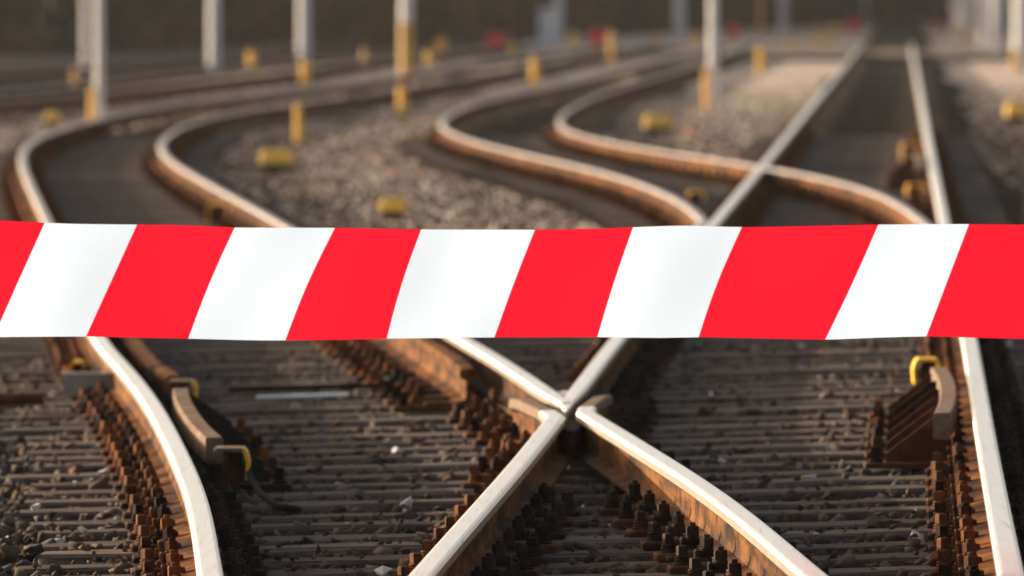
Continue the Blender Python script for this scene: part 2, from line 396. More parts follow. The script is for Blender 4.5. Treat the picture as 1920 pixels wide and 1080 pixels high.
# ------------------------------------------------------------------ rail fastenings (base plate, clamp, hook bolt with nut, coach screw)
def plate_mb(xa, xb):
    mb = MB(); mb.box(xa, xb, -.078, .078, .0, .020, 0, .006); mb.box(-.066, .066, -.07, .07, .020, .0305); return mb
def clamp_mb(s):
    mb = MB()
    x = sorted((s * .050, s * .106)); mb.box(x[0], x[1], -.026, .026, .042, .056, 0, .004)
    x = sorted((s * .108, s * .121)); mb.box(x[0], x[1], -.045, .045, .0205, .064, 0, .005)
    x = sorted((s * .121, s * .130)); mb.box(x[0], x[1], -.030, .030, .0205, .040, 0, .003); return mb
def bolt_mb(s, rot):
    mb = MB(); x = s * .085
    mb.prism(x, 0, 14, [(.021, .0565), (.022, .060), (.021, .0625)]); mb.prism(x, 0, 14, [(.018, .063), (.021, .0655), (.019, .069)])
    mb.prism(x, 0, 6, [(.0195, .0695), (.0205, .072), (.0205, .094), (.0175, .0975)], rot)
    mb.prism(x, 0, 10, [(.0095, .0975), (.0095, .106), (.007, .108)]); return mb
def screw_mb(s, rot):
    mb = MB(); x = s * .158
    mb.prism(x, 0, 14, [(.027, .0205), (.027, .027), (.022, .030)]); mb.prism(x, 0, 14, [(.021, .0305), (.0235, .034), (.021, .0375)])
    mb.prism(x, 0, 14, [(.019, .038), (.0225, .042), (.0185, .047)])
    mb.prism(x, 0, 4, [(.0185, .047), (.0200, .050), (.0190, .073), (.0155, .077)], rot); return mb
PROTO = {}
def fastening(f, d, sides, label, group, darks=(), dx=0.0, var=None):
    X = f(d) + dx; sl = (f(d + .3) - f(d - .3)) / .6
    k = max(0, min(1, (60 - d) / 18))
    root = empty('rail_fastening', (X, d, ZS + .001 + zoff(X, d)), -math.atan(sl), math.atan(KC * k))
    tag(root, label, 'rail fastening', group)
    v = random.randrange(5)
    key = (sides, v, darks)
    if key not in PROTO:
        rr = random.Random(v * 7 + len(PROTO)); L = []
        xa = -.2 if -1 in sides else -.072; xb = .2 if 1 in sides else .072
        L.append(plate_mb(xa, xb).build('base_plate', M['rust'] if not darks else M['dark_rust']))  # plate darkened too where a side has shade in its colour
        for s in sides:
            mt = M['dark_or_shaded_iron'] if s in darks else M['rust']  # shade of right and inner sides put into the colour, with crossing grease
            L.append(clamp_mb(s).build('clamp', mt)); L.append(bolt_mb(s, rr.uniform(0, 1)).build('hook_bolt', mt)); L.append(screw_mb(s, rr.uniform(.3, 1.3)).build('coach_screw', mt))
        PROTO[key] = L
        for c in L: c.parent = root
    else:
        for c in PROTO[key]:
            c2 = c.copy(); c2.name = c.name.split('.')[0]; COL.objects.link(c2); c2.parent = root
    return root
G1 = 'rail fastenings of the near tracks'
DCR = kA[1]
for d in NEAR_S:
    if d < 22.5 or d > 49: continue
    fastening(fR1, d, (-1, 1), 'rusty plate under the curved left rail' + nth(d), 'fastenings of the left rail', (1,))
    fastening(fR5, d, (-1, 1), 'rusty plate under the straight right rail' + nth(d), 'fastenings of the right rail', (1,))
    sep = abs(fA(d) - fR2(d)); near = d < DCR
    sa = (-1, 1) if sep > .44 else ((-1,) if near else (1,)); sb = (-1, 1) if sep > .44 else ((1,) if near else (-1,))
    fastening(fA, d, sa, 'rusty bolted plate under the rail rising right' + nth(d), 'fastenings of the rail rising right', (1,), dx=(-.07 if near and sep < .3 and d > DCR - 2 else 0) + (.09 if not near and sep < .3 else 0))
    if d > 39:
        fastening(fR2, d, (-1,), 'rusty bolted plate left of the check rail stub' + nth(d), 'fastenings of the check rail stub', (), dx=-.27)
        sb = (1,)
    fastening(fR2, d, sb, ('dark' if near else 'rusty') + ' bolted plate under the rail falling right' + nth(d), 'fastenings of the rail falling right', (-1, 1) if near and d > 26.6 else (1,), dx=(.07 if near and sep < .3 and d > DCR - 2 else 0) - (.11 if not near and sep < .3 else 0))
# distant fastenings merged: nobody can count them in the blur
mb = MB()
def far_fast(f, d):
    X = f(d); z = ZS + zoff(X, d)
    mb.box(X - .2, X + .2, d - .075, d + .075, z + .001, z + .02)
    for s in (-1, 1):
        mb.prism(X + s * .085, d, 6, [(.022, z + .02), (.020, z + .106)]); mb.prism(X + s * .158, d, 4, [(.024, z + .02), (.019, z + .077)], .6)
        mb.box(min(X + s * .05, X + s * .12), max(X + s * .05, X + s * .12), d - .04, d + .04, z + .021, z + .06)
for d in LT1: far_fast(fR1, d); far_fast(fR2, d)
for d in LM:
    for f_ in (fA, fR5, fR3, fR4):
        if f_ in (fR3, fR4) and d < 64: continue
        far_fast(f_, d)
tag(mb.build('rail_fastenings', M['far_rust']), 'rows of rusty bolted plates under the blurred rails behind the tape', 'rail fastenings', None, 'stuff')

# ------------------------------------------------------------------ guard rails on gusset brackets
def guard(f, side, d0, d1, ng, label, of=.112, gm='dark_rust'):
    """side -1: brackets on the left of rail (bar left of rail)"""
    X0 = f(d0); root = empty('guard_rail', (X0, d0, ZS + zoff(X0, d0))); tag(root, label, 'guard rail')
    O = (X0, d0, ZS + zoff(X0, d0))
    # bar
    n = 24; P = []
    for i in range(n + 1):
        t = i / n; d = d0 - .12 + (d1 - d0 + .24) * t
        fl = .030 * (abs(t - .5) * 2) ** 2.2
        P.append((f(d) + side * (of + fl), d, zoff(f(d), d) + .012))
    pr = [(-.026, 0), (-.031, -.006), (-.031, -.085), (-.024, -.092), (.024, -.092), (.031, -.085), (.031, -.006), (.026, 0)]
    sweep(P, pr, (), origin=O).build('guard_bar', M['worn_metal'], root)
    for i in range(ng):
        d = d0 + (d1 - d0) * i / (ng - 1); X = f(d); z = zoff(X, d) - O[2]; c = side
        mbg = MB(); t = .007
        a = [(c * (of - .02), .022), (c * (of - .02), .060), (c * (of + .03), .060), (c * (of + .03), .19 - .012), (c * (of + .055), .19 - .012), (c * (of + .075), .165), (c * (of + .225), .055), (c * (of + .225), .022)]
        zt = ZS
        lo = [(X + u - O[0], d - t - O[1], z + zt + v + u * KC * (1 if d < 50 else 0)) for u, v in a]; hi = [(X + u - O[0], d + t - O[1], z + zt + v + u * KC * (1 if d < 50 else 0)) for u, v in a]
        mbg.loft([lo, hi]); mbg.build('gusset', M[gm], root)
        mbp = MB(); xa, xb = sorted((c * (of - .03), c * (of + .30)))
        zc = z + zt + KC * c * .2 * (1 if d < 50 else 0)
        mbp.box(X + xa - O[0], X + xb - O[0], d - .09 - O[1], d + .09 - O[1], zc + .002, zc + .021, 0, .004); mbp.build('base_plate', M[gm], root)
        mbb = MB(); xx = X + c * (of + .262) - O[0]
        mbb.prism(xx, d - O[1] - .03, 14, [(.026, zc + .0212), (.026, zc + .030), (.02, zc + .034)]); mbb.prism(xx, d - O[1] - .03, 4, [(.0185, zc + .034), (.0215, zc + .038), (.020, zc + .072), (.016, zc + .077)], .6 + i * .3)
        mbb.build('coach_screw', M['rust'], root)
    return root
g0 = bp(1700, 880, -.18)[1]
guard(fR5, -1, g0 + .05, g0 + 3.75, 6, 'worn guard rail on six rusty gusset brackets beside the straight right rail')
gl0 = bp(420, 822, .0)[1]
guard(fR1, 1, gl0 + .05, gl0 + 4.1, 6, 'worn curved guard rail on dark brackets beside the curved left rail', gm='dark_or_shaded_iron')  # brackets coloured near-black for the shade right of the rail
guard(fR5, -1, 81, 88, 9, 'blurred dark guard rail beside the right rail above the tape')
def hoop(x, y, wpx, hpx, label, ztop=-.02, open_left=False):
    X, d = bp(x, y, ztop); s = FPX / d; W = wpx / s; H = hpx / s
    root = empty('yellow_hoop', (X, d, ztop + zoff(X, d) - H)); tag(root, label, 'hoop bracket')
    out = [(-W / 2, 0), (-W / 2 - .004, H * .55), (-W / 2 + .004, H - .014), (-W / 2 + .018, H), (W / 2 - .018, H), (W / 2 - .004, H - .014), (W / 2 + .004, H * .55), (W / 2, 0)]
    t = .012; inn = [(-W / 2 + t, 0), (-W / 2 - .004 + t, H * .55), (-W / 2 + .004 + t, H - .014 - t * .5), (-W / 2 + .018 + t * .4, H - t), (W / 2 - .018 - t * .4, H - t), (W / 2 - .004 - t, H - .014 - t * .5), (W / 2 + .004 - t, H * .55), (W / 2 - t, 0)]
    mb = MB()
    if open_left:
        m3 = MB()
        for j in (2, 3): m3.loft([[(u, -.10, v) for u, v in (out[j], out[j + 1], inn[j + 1], inn[j])], [(u, .10, v) for u, v in (out[j], out[j + 1], inn[j + 1], inn[j])]])
        m3.build('top_plate', M['worn_metal'], root)
    for j in range(4 if open_left else 0, len(out) - 1):
        q = [out[j], out[j + 1], inn[j + 1], inn[j]]
        mb.loft([[(u, -.09, v) for u, v in q], [(u, .09, v) for u, v in q]])
    mb.build('strap', M['yellow_paint'], root)
    mb = MB(); mb.prism(0, .02, 12, [(.03, -.03), (.03, H * .55), (.022, H * .7)]); mb.prism(0, .02, 6, [(.02, H * .7), (.018, H * .7 + .015)])
    mb.build('bolt', M['dark_rust'], root)
    return root
hoop(432, 838, 70, 60, 'yellow hoop bracket at the near end of the left guard rail', open_left=True)
hoop(340, 712, 58, 34, 'yellow hoop bracket between the left check rail stub and guard rail', open_left=True)
hoop(1738, 671, 52, 48, 'bright yellow hoop bracket behind the right guard rail')
hoop(148, 676, 34, 26, 'small yellow hoop left of the polished left rail just under the tape', -.08)
hoop(408, 380, 40, 34, 'blurred yellow hoop beside the second rail just above the tape on the left')
hoop(1707, 268, 34, 34, 'upper of the two blurred yellow hoops beside the straight right rail')
hoop(1718, 345, 38, 28, 'lower of the two blurred yellow hoops beside the straight right rail')
hoop(1305, 358, 32, 18, 'dull yellow hoop inside the S-shaped track just above the tape')
# black cable from the near hoop
a = [bp(458, 862, -.07), bp(470, 895, -.12), bp(488, 925, -.15), bp(520, 950, -.165), bp(560, 955, -.17)]
zl = [-.07, -.12, -.15, -.165, -.172]
mb = MB(); mb.tube([(p[0], p[1], zoff(*p) + z) for p, z in zip(a, zl)], .012, 10)
tag(mb.build('cable', M['rubber'], smooth=True), 'black cable hanging from the near yellow hoop down to the sleepers', 'cable')
# pull rods across the track
def rod(xa, xb, y, z, r, label, mat):
    A = bp(xa, y, z); d = A[1]; B = ((xb - 960) / FPX * d, d)
    mb = MB(); mb.tube([(A[0], d, zoff(*A) + z), ((A[0] + B[0]) / 2, d, zoff((A[0] + B[0]) / 2, d) + z), (B[0], d, zoff(*B) + z)], r, 12)
    mb.tube([(A[0] + (B[0] - A[0]) * .6, d, zoff(A[0] + (B[0] - A[0]) * .6, d) + z), (A[0] + (B[0] - A[0]) * .68, d, zoff(A[0] + (B[0] - A[0]) * .64, d) + z)], r * 1.35, 12)
    tag(mb.build('pull_rod', mat, smooth=False), label, 'rod')
rod(430, 775, 731, -.150, .012, 'dark steel pull rod lying across the middle track beside the yellowish stone', M['dark_or_shaded_iron'])
rod(-30, 82, 752, -.12, .022, 'rusty pull rod at the left edge below the tape', M['dark_rust'])
# grey angle bracket left of the left rail
X0, d0 = bp(166, 703, -.07); s = FPX / d0
mb = MB(); w2 = 50 / s
mb.box(-w2, w2, -.05, .05, .0, .010, 0, .003); mb.box(-w2 + .004, w2 - .004, -.048, -.038, -.09, -.001); mb.box(-w2 + .01, -w2 + .05, -.037, .05, -.10, -.09)
o = mb.build('steel_bracket', M['grey_steel']); o.location = (X0, d0, -.07 + zoff(X0, d0)); tag(o, 'grey flat-topped steel bracket left of the polished left rail', 'bracket')
# pale strip on a sleeper
X0, d0 = bp(567, 746, -.168); s = FPX / d0
mb = MB(); mb.box(-87 / s, 87 / s, -.03, .03, 0, .012, 0, .003)
o = mb.build('pale_batten', M['white_paint']); o.location = (X0, d0, -.166 + zoff(X0, d0)); o.rotation_euler = (0, -KC, 0); tag(o, 'short pale batten lying on a sleeper left of the crossing', 'batten')

# ------------------------------------------------------------------ barrier tape
DT = 26.4
def tp(x, y, dy=0.0):
    u = (x - 960) / FPX; v = (540 - y) / FPX
    dx, dyy, dz = u, math.cos(THETA) + v * math.sin(THETA), -math.sin(THETA) + v * math.cos(THETA)
    t = DT / (dyy - dx * .05); return (dx * t, dyy * t + dy, CAMH + dz * t)
TOP = [(-2900, 420), (-600, 402), (0, 413), (84, 418), (150, 420), (257, 421), (350, 422), (440, 427), (628, 427), (790, 430), (1003, 431), (1110, 429), (1187, 426), (1280, 422.5), (1392, 426), (1510, 424), (1647, 421), (1810, 420), (1920, 421), (2500, 430), (4800, 420)]
BOT = [(-2900, 630), (-600, 628), (0, 632), (161, 631), (250, 633), (353, 635), (480, 638), (535, 638), (640, 637.5), (725, 635), (927, 632.5), (1120, 632), (1240, 634), (1310, 632), (1400, 634), (1547, 637), (1640, 633), (1737, 630.5), (1920, 636), (2500, 640), (4800, 630)]
tx = [84, 257, 440, 628, 790, 1003, 1187, 1391, 1647, 1817]; bx = [-12, 161, 353, 535, 725, 927, 1120, 1310, 1547, 1737]
tx = [84 - 187 * k for k in range(14, 0, -1)] + tx + [1817 + 190 * k for k in range(1, 15)]
bx = [-12 - 187 * k for k in range(14, 0, -1)] + bx + [1737 + 190 * k for k in range(1, 15)]
curve = {535: 6, 353: 4, 725: 5, 1120: 3, 1310: 6, 1547: -3, 927: 2}
fT = lambda x: float(np.interp(x, [a for a, _ in TOP], [b_ for _, b_ in TOP])); fB = lambda x: float(np.interp(x, [a for a, _ in BOT], [b_ for _, b_ in BOT]))
def smooth_edge(f, x): return (f(x - 35) + f(x - 12) + f(x + 12) + f(x + 35) + 2 * f(x)) / 6
NV = 12; NU = 8; vs = []; fs = []; ms = []
cols = []
for i in range(len(tx) - 1):
    for k in range(NU): cols.append((i, k / NU))
cols.append((len(tx) - 2, 1.0))
for (i, t) in cols:
    for j in range(NV + 1):
        h = j / NV
        bow = curve.get(bx[i], 0) * (1 - t) + curve.get(bx[i + 1], 0) * t
        x = (bx[i] * (1 - t) + bx[i + 1] * t) * (1 - h) + (tx[i] * (1 - t) + tx[i + 1] * t) * h - bow * math.sin(h * PI) * .8
        y = smooth_edge(fB, x) * (1 - h) + smooth_edge(fT, x) * h
        dy = .006 * math.sin(x * .011 + h * 2.2) + .003 * math.sin(x * .023 - h * 3)
        vs.append(tp(x, y, dy))
me = bpy.data.meshes.new('barrier_tape')
for c in range(len(cols) - 1):
    for j in range(NV):
        a = c * (NV + 1) + j; fs.append((a, a + NV + 1, a + NV + 2, a + 1)); ms.append(cols[c][0] % 2)
me.from_pydata(vs, [], fs)
def tape_mat(name, col):
    m = bpy.data.materials.new(name); m.use_nodes = True; n = m.node_tree; b = n.nodes['Principled BSDF']
    out = n.nodes['Material Output']; tr = n.nodes.new('ShaderNodeBsdfTranslucent'); mx = n.nodes.new('ShaderNodeMixShader')
    b.inputs['Base Color'].default_value = (*col, 1); b.inputs['Roughness'].default_value = .5; b.inputs['Specular IOR Level'].default_value = .2
    tr.inputs[0].default_value = (*[min(1, c * .60) for c in col], 1); mx.inputs[0].default_value = .78
    n.links.new(b.outputs[0], mx.inputs[1]); n.links.new(tr.outputs[0], mx.inputs[2]); n.links.new(mx.outputs[0], out.inputs[0]); return m
# parity: the stripe left of x=84 is red
ired = 13 % 2
mr, mw = tape_mat('tape_red', (.72, .011, .034)), tape_mat('tape_white', (.64, .78, 1.0))
for k in range(2): me.materials.append(mr if k == ired else mw)
me.polygons.foreach_set('material_index', ms); me.polygons.foreach_set('use_smooth', [True] * len(fs)); me.update()
tape = bpy.data.objects.new('barrier_tape', me); COL.objects.link(tape)
tag(tape, 'red and white striped barrier tape stretched across the whole view', 'barrier tape')

# ------------------------------------------------------------------ ground, beds
xs = [-3000, -800, -200, -60] + list(np.arange(-30, 31, 1.0)) + [60, 200, 800, 3000]
ys = [-60, -10] + list(np.arange(5, 121, 2.0)) + [150, 200, 300, 450, 800, 1500, 4000]
mb = MB(); nx = len(xs)
mb.v = [(float(x), float(y), -.255 + zoff(x, y)) for y in ys for x in xs]
for j in range(len(ys) - 1):
    for i_ in range(nx - 1):
        mb.f.append((j * nx + i_, j * nx + i_ + 1, (j + 1) * nx + i_ + 1, (j + 1) * nx + i_)); mb.m.append(0)
tag(mb.build('ground', M['tan_gravel']), kind='structure')
def bed(name, fl, fr, d0, d1, z, el=.65, er=.65, step=2.0, mat='dark_bed'):
    mb = MB(); D = np.arange(d0, d1 + .1, step); rings = 6
    ja = jb = 0.0
    for d in D:
        ja = ja * .6 + random.uniform(-.16, .16); jb = jb * .6 + random.uniform(-.16, .16)
        for k in range(rings + 1):
            t = k / rings; X = (fl(d) - el + (ja if el > 0 else 0)) * (1 - t) + (fr(d) + er + (jb if er > 0 else 0)) * t
            mb.v.append((X, d, z + zoff(X, d)))
    for j in range(len(D) - 1):
        for k in range(rings): a = j * (rings + 1) + k; mb.f.append((a, a + 1, a + rings + 2, a + rings + 1)); mb.m.append(0)
    tag(mb.build(name, M[mat]), kind='structure')
bed('track_bed', lambda d: fR1(d), lambda d: fR5(d), 5, 55, -.251, 2.6, 3.2, mat='near_bed')
bed('track_bed', fR1, fR2, 53, 290, -.232, .30, .25)
bed('track_bed', fA, fR5, 53, 900, -.228, .2, .7, 4)
bed('track_bed', fR3, fR4, 60, 262, -.240, .2, .35)
bed('track_bed', fT3b, fT3, 95, 290, -.241, .3, .2)
bed('track_bed', fT4b, fT4, 95, 420, -.244, 16.0, 2.1)
bed('tan_cross_band', off(fA, -3.0), off(fR5, 5.0), 236, 262, -.10, 0, 0, 2, 'tan_band')  # tan band lying across the far straight track

# ------------------------------------------------------------------ stones
import bmesh
def stone_variants(n, npts):
    out = []
    for k in range(n):
        r = random.Random(100 + k); b = bmesh.new()
        for _ in range(npts):
            v = Vector((r.gauss(0, 1), r.gauss(0, 1), r.gauss(0, 1))).normalized() * r.uniform(.75, 1.1)
            b.verts.new((v.x * 1.1, v.y * .9, v.z * .72))
        res = bmesh.ops.convex_hull(b, input=b.verts)
        bmesh.ops.delete(b, geom=[g for g in b.verts if not g.link_faces], context='VERTS')
        bmesh.ops.triangulate(b, faces=b.faces); b.verts.index_update()
        out.append((np.array([v.co[:] for v in b.verts]), np.array([[v.index for v in f.verts] for f in b.faces]))); b.free()
    return out
def stones(name, P, R, T, variants, mat):
    n = len(P); which = RNG.integers(0, len(variants), n); V = []; F = []; TT = []; base = 0
    q = RNG.normal(size=(n, 4)); q /= np.linalg.norm(q, axis=1)[:, None]
    w_, x, y, z = q.T
    Rm = np.stack([np.stack([1 - 2 * (y * y + z * z), 2 * (x * y - z * w_), 2 * (x * z + y * w_)], -1), np.stack([2 * (x * y + z * w_), 1 - 2 * (x * x + z * z), 2 * (y * z - x * w_)], -1), np.stack([2 * (x * z - y * w_), 2 * (y * z + x * w_), 1 - 2 * (x * x + y * y)], -1)], 1)
    for k, (vv, ff) in enumerate(variants):
        ix = np.where(which == k)[0]
        if not len(ix): continue
        a = np.einsum('nij,vj->nvi', Rm[ix], vv) * R[ix][:, None, None]
        a[:, :, 2] *= .8
        a += P[ix][:, None, :]
        V.append(a.reshape(-1, 3)); m = len(vv)
        F.append((ff[None] + (np.arange(len(ix)) * m)[:, None, None] + base).reshape(-1, 3)); base += len(ix) * m
        TT.append(np.repeat(T[ix], m))
    V = np.concatenate(V).astype(np.float32); F = np.concatenate(F).astype(np.int32); TT = np.concatenate(TT).astype(np.float32)
    me = bpy.data.meshes.new(name); me.vertices.add(len(V)); me.vertices.foreach_set('co', V.ravel())
    me.loops.add(F.size); me.loops.foreach_set('vertex_index', F.ravel())
    me.polygons.add(len(F)); me.polygons.foreach_set('loop_start', np.arange(0, F.size, 3, dtype=np.int32)); me.polygons.foreach_set('loop_total', np.full(len(F), 3, dtype=np.int32))
    me.update(calc_edges=True); at = me.attributes.new('tint', 'FLOAT', 'POINT'); at.data.foreach_set('value', TT)
    me.materials.append(M[mat]); me.validate()
    o = bpy.data.objects.new(name, me); COL.objects.link(o); return o
VN = stone_variants(16, 10); VL = stone_variants(8, 9)
NS = np.array(NEAR_S)
Zo = np.vectorize(zoff)
def scatter(n, d0, d1, xl, xr):
    d = RNG.uniform(d0, d1, n); X = RNG.uniform(0, 1, n); L = np.array([xl(a) for a in d]); Rr = np.array([xr(a) for a in d])
    return L + X * (Rr - L), d
# near ballast between sleepers
X, D = scatter(42000, 22.5, 46, lambda d: -.0545 * d - .3, lambda d: .0545 * d + .3)
gap = np.min(np.abs(D[:, None] - .0 - NS[None]), axis=1)
leftout = X < np.array([fR1(a) - .60 for a in D]); rightout = X > np.array([fR5(a) + .4 for a in D])
onrail = np.zeros(len(X), bool)
for f_ in (fR1, fR5, fA, fR2): onrail |= np.abs(X - np.array([f_(a) for a in D])) < .045
which_s = np.argmin(np.abs(D[:, None] - NS[None]), axis=1); cover = (RNG.uniform(size=len(NS)) ** 3 * .25 + .02)[which_s]
prob = np.where(gap > .122, 1.0, np.where(leftout | rightout, .55, cover)); keep = (RNG.uniform(size=len(X)) < prob) & ~onrail
X, D, gap = X[keep], D[keep], gap[keep]; lo = (leftout | rightout)[keep]
R = RNG.uniform(.018, .048, len(X)); R = np.where(RNG.uniform(size=len(X)) < .35, R * .5, R)
R = np.where((gap < .125) & ~lo, R * .45, R)
Z = -.242 + RNG.uniform(0, 1, len(X)) ** 1.5 * .052
Z = np.where((gap < .125) & ~lo, -.18 + R * .4, Z)
Z = np.where(lo, Z + .012, Z)
T = RNG.uniform(0, .955, len(X)); T = np.where(X < -1.0, T * .9 + .08, T)
T = np.where(RNG.uniform(size=len(X)) < .007, .99, T)
tag(stones('ballast_stones', np.stack([X, D, Z + Zo(X, D)], 1), R, T, VN, 'ballast'), 'dark crushed ballast stones filling the gaps between the near sleepers', 'ballast', None, 'stuff')
# behind the tape
X, D = scatter(90000, 46, 190, lambda d: -.0545 * d - .5, lambda d: .0545 * d + .5)
kp = RNG.uniform(size=len(X)) < np.clip((190 - D) / 90, 0, 1); X, D = X[kp], D[kp]
tr = np.zeros(len(X), bool)
for fl, fr in ((fR1, fR2), (fA, fR5), (fR3, fR4)):
    L = np.array([fl(a) for a in D]); Rr = np.array([fr(a) for a in D])
    inside = (X > L - .3) & (X < Rr + np.where(fl is fA, .9, .3))
    if fl is fR3: inside &= D > 62
    tr |= inside
R = RNG.uniform(.012, .030, len(X)); T = RNG.uniform(0, 1, len(X)) ** 1.3; T = np.where((T < .93) | (RNG.uniform(size=len(X)) < .4), .35 + (T - .35) * .55, 1.0)
R = np.where(T > .99, R * 1.7, R)
for msk, nm, mt, lb in ((tr, 'ballast_stones', 'ballast', 'dark blurred ballast between the rails behind the tape'), (~tr, 'gravel', 'gravel', 'pale brown gravel lying between the blurred tracks')):
    zt = np.where(tr, -.225, -.25) + RNG.uniform(0, .02, len(X))
    P = np.stack([X, D, zt + Zo(X, D)], 1)[msk]
    tt = T[msk] * (.95 if mt == 'ballast' else 1.0)
    tag(stones(nm, P, R[msk], tt, VL, mt), lb, 'ballast' if mt == 'ballast' else 'gravel', None, 'stuff')
# a few stones that stand out
def big_stone(x, y, wpx, label, mat, z=-.165):
    X0, d0 = bp(x, y, z); s = FPX / d0; r = wpx / s / 2.0
    vv, ff = VN[random.randrange(14)]
    mb = MB(); mb.add([(a * r, b_ * r, c * r) for a, b_, c in vv], [tuple(f) for f in ff]); o = mb.build('stone', M[mat]); o.location = (X0, d0, z + zoff(X0, d0)); tag(o, label, 'stone')
rust('pale_stone', [(.2, (.42, .40, .38)), (.5, (.60, .57, .54)), (.8, (.7, .68, .65))], 30, .8, .1)
rust('yellow_stone', [(.2, (.42, .40, .22)), (.5, (.58, .54, .32)), (.8, (.65, .6, .4))], 20, .8, .1)
rust('pink_stone', [(.2, (.55, .22, .17)), (.5, (.68, .30, .24)), (.8, (.7, .38, .3))], 20, .8, .1)
big_stone(192, 889, 30, 'rounded white stone among the left sleeper ends', 'pale_stone')
big_stone(728, 709, 30, 'yellowish stone beside the rusty bolts left of the crossing', 'yellow_stone')
big_stone(745, 847, 27, 'pale rounded stone between the left rail and the crossing', 'pale_stone')
big_stone(722, 1073, 38, 'flat grey-white stone at the bottom edge left of the crossing rail', 'pale_stone')
big_stone(1355, 864, 18, 'small white chip right of the crossing', 'pale_stone')
big_stone(1293, 252, 22, 'pink red stone lying near the upper yellow box', 'pink_stone', -.2)
big_stone(65, 950, 26, 'white stone chip at the left edge near the bottom', 'pale_stone')
big_stone(156, 992, 20, 'white broken stone left of the bottom rail curve', 'pale_stone')

# ------------------------------------------------------------------ yellow boxes on the gravel
def ybox(x, ybot, wpx, hpx, label):
    X0, d0 = far(x, ybot, -.24); s = FPX / d0; W = wpx / s / 2; H = hpx / s
    root = empty('yellow_box', (X0, d0, -.245 + zoff(X0, d0))); tag(root, label, 'box', 'yellow boxes on the gravel')
    mb = MB(); mb.box(-W * .86, W * .86, -W * .8, W * .8, 0, H * .42, 0, .01); mb.build('base', M['rubber'], root)
    mb = MB(); mb.box(-W, W, -W, W, H * .36, H * .86, 0, W * .13); mb.box(-W * .86, W * .86, -W * .86, W * .86, H * .861, H, 0, W * .10); mb.build('lid', M['yellow_box'], root)
ybox(518, 320, 62, 40, 'yellow box standing alone inside the left curve of rails')
ybox(736, 409, 50, 38, 'small bright yellow box just above the tape, left of middle')
ybox(1234, 251, 54, 36, 'yellow box beside the pink stone between the curved and straight rails')
ybox(1908, 231, 46, 38, 'yellow box cut by the right edge')
ybox(98, 236, 28, 28, 'little yellow box beside the masts at the upper left')

# ------------------------------------------------------------------ marker posts and masts
def post(x, ytop, ybot, wpx, label, mat='yellow_paint', blur=14):
    X0, d0 = far(x, ybot, -.24); s = FPX / d0; Wd = max(.05, (wpx - blur) / s); H = (ybot - ytop) / s
    root = empty('marker_post', (X0, d0, -.26)); tag(root, label, 'marker post', 'marker posts beside the tracks')
    mb = MB(); mb.prism(0, 0, 12, [(Wd / 2, 0), (Wd / 2 * .95, H * .86)]); mb.build('shaft', M[mat], root)
    mb = MB(); mb.prism(0, 0, 12, [(Wd / 2 * 1.08, H * .862), (Wd / 2 * 1.08, H * .93), (Wd / 2 * .6, H)]); mb.build('cap', M['orange_paint' if mat == 'yellow_paint' else mat], root)
PO = [(173, 160, 228, 27, 'yellow post leaning against the pale mast at the upper left', 'yellow_paint'), (140, 125, 170, 25, 'dull orange post left of the twin masts', 'orange_paint'),
 (472, 92, 136, 30, 'yellow post between the second and third masts from the left', 'yellow_paint'), (572, 108, 160, 31, 'yellow post at the foot of the third mast from the left', 'yellow_paint'),
 (559, 190, 268, 28, 'tall orange yellow post in front of the rails, left of middle', 'yellow_paint'), (754, 155, 213, 31, 'yellow post in front of the orange footed mast', 'yellow_paint'),
 (685, 90, 126, 28, 'faint orange post left of the orange footed mast', 'orange_paint'), (805, 95, 126, 30, 'pale yellow post right of the orange footed mast', 'yellow_box'),
 (828, 70, 106, 32, 'domed yellow post farther right of the orange footed mast', 'yellow_paint'), (1003, 105, 160, 30, 'yellow post in the bright gravel band below the white cabinet', 'yellow_paint'),
 (960, 80, 104, 26, 'faint yellow post beside the left red disc', 'yellow_paint'), (1146, 56, 121, 24, 'yellow post beside the second red disc', 'yellow_paint'),
 (1075, 58, 86, 28, 'faint yellow post right of the white cabinet', 'yellow_box'), (1232, 62, 92, 22, 'dull yellow post just left of the bluish fifth mast', 'yellow_paint'),
 (1304, 57, 84, 28, 'yellow post between the bluish mast and the tall pale mast', 'yellow_paint'), (1325, 124, 201, 27, 'bright yellow post beside the tall pale mast right of middle', 'yellow_paint'),
 (1366, 45, 74, 20, 'small orange post beside the third red disc', 'yellow_paint'), (1426, 84, 142, 26, 'orange yellow post right of the tall pale mast', 'yellow_paint'),
 (1483, 68, 104, 26, 'yellow post at the edge of the bright gravel below the last bluish mast', 'yellow_paint'), (1524, 58, 86, 24, 'first of three yellow posts in a row near the vanishing point', 'yellow_paint'),
 (1545, 50, 84, 24, 'middle one of three yellow posts in a row near the vanishing point', 'yellow_paint'), (1568, 42, 74, 26, 'last of three yellow posts in a row near the vanishing point', 'yellow_paint'),
 (1797, 42, 74, 18, 'yellow post at the foot of the farthest right-hand mast', 'yellow_paint'), (1812, 46, 80, 20, 'yellow post second farthest in the right-hand mast row', 'yellow_paint'), (1826, 50, 84, 20, 'yellow post in the middle of the right-hand mast row', 'yellow_paint'),
 (1864, 62, 106, 20, 'yellow post beside the second nearest right-hand mast', 'yellow_paint'), (1903, 90, 136, 24, 'nearest yellow post of the right-hand mast row', 'yellow_paint')]
for a in PO: post(*a)
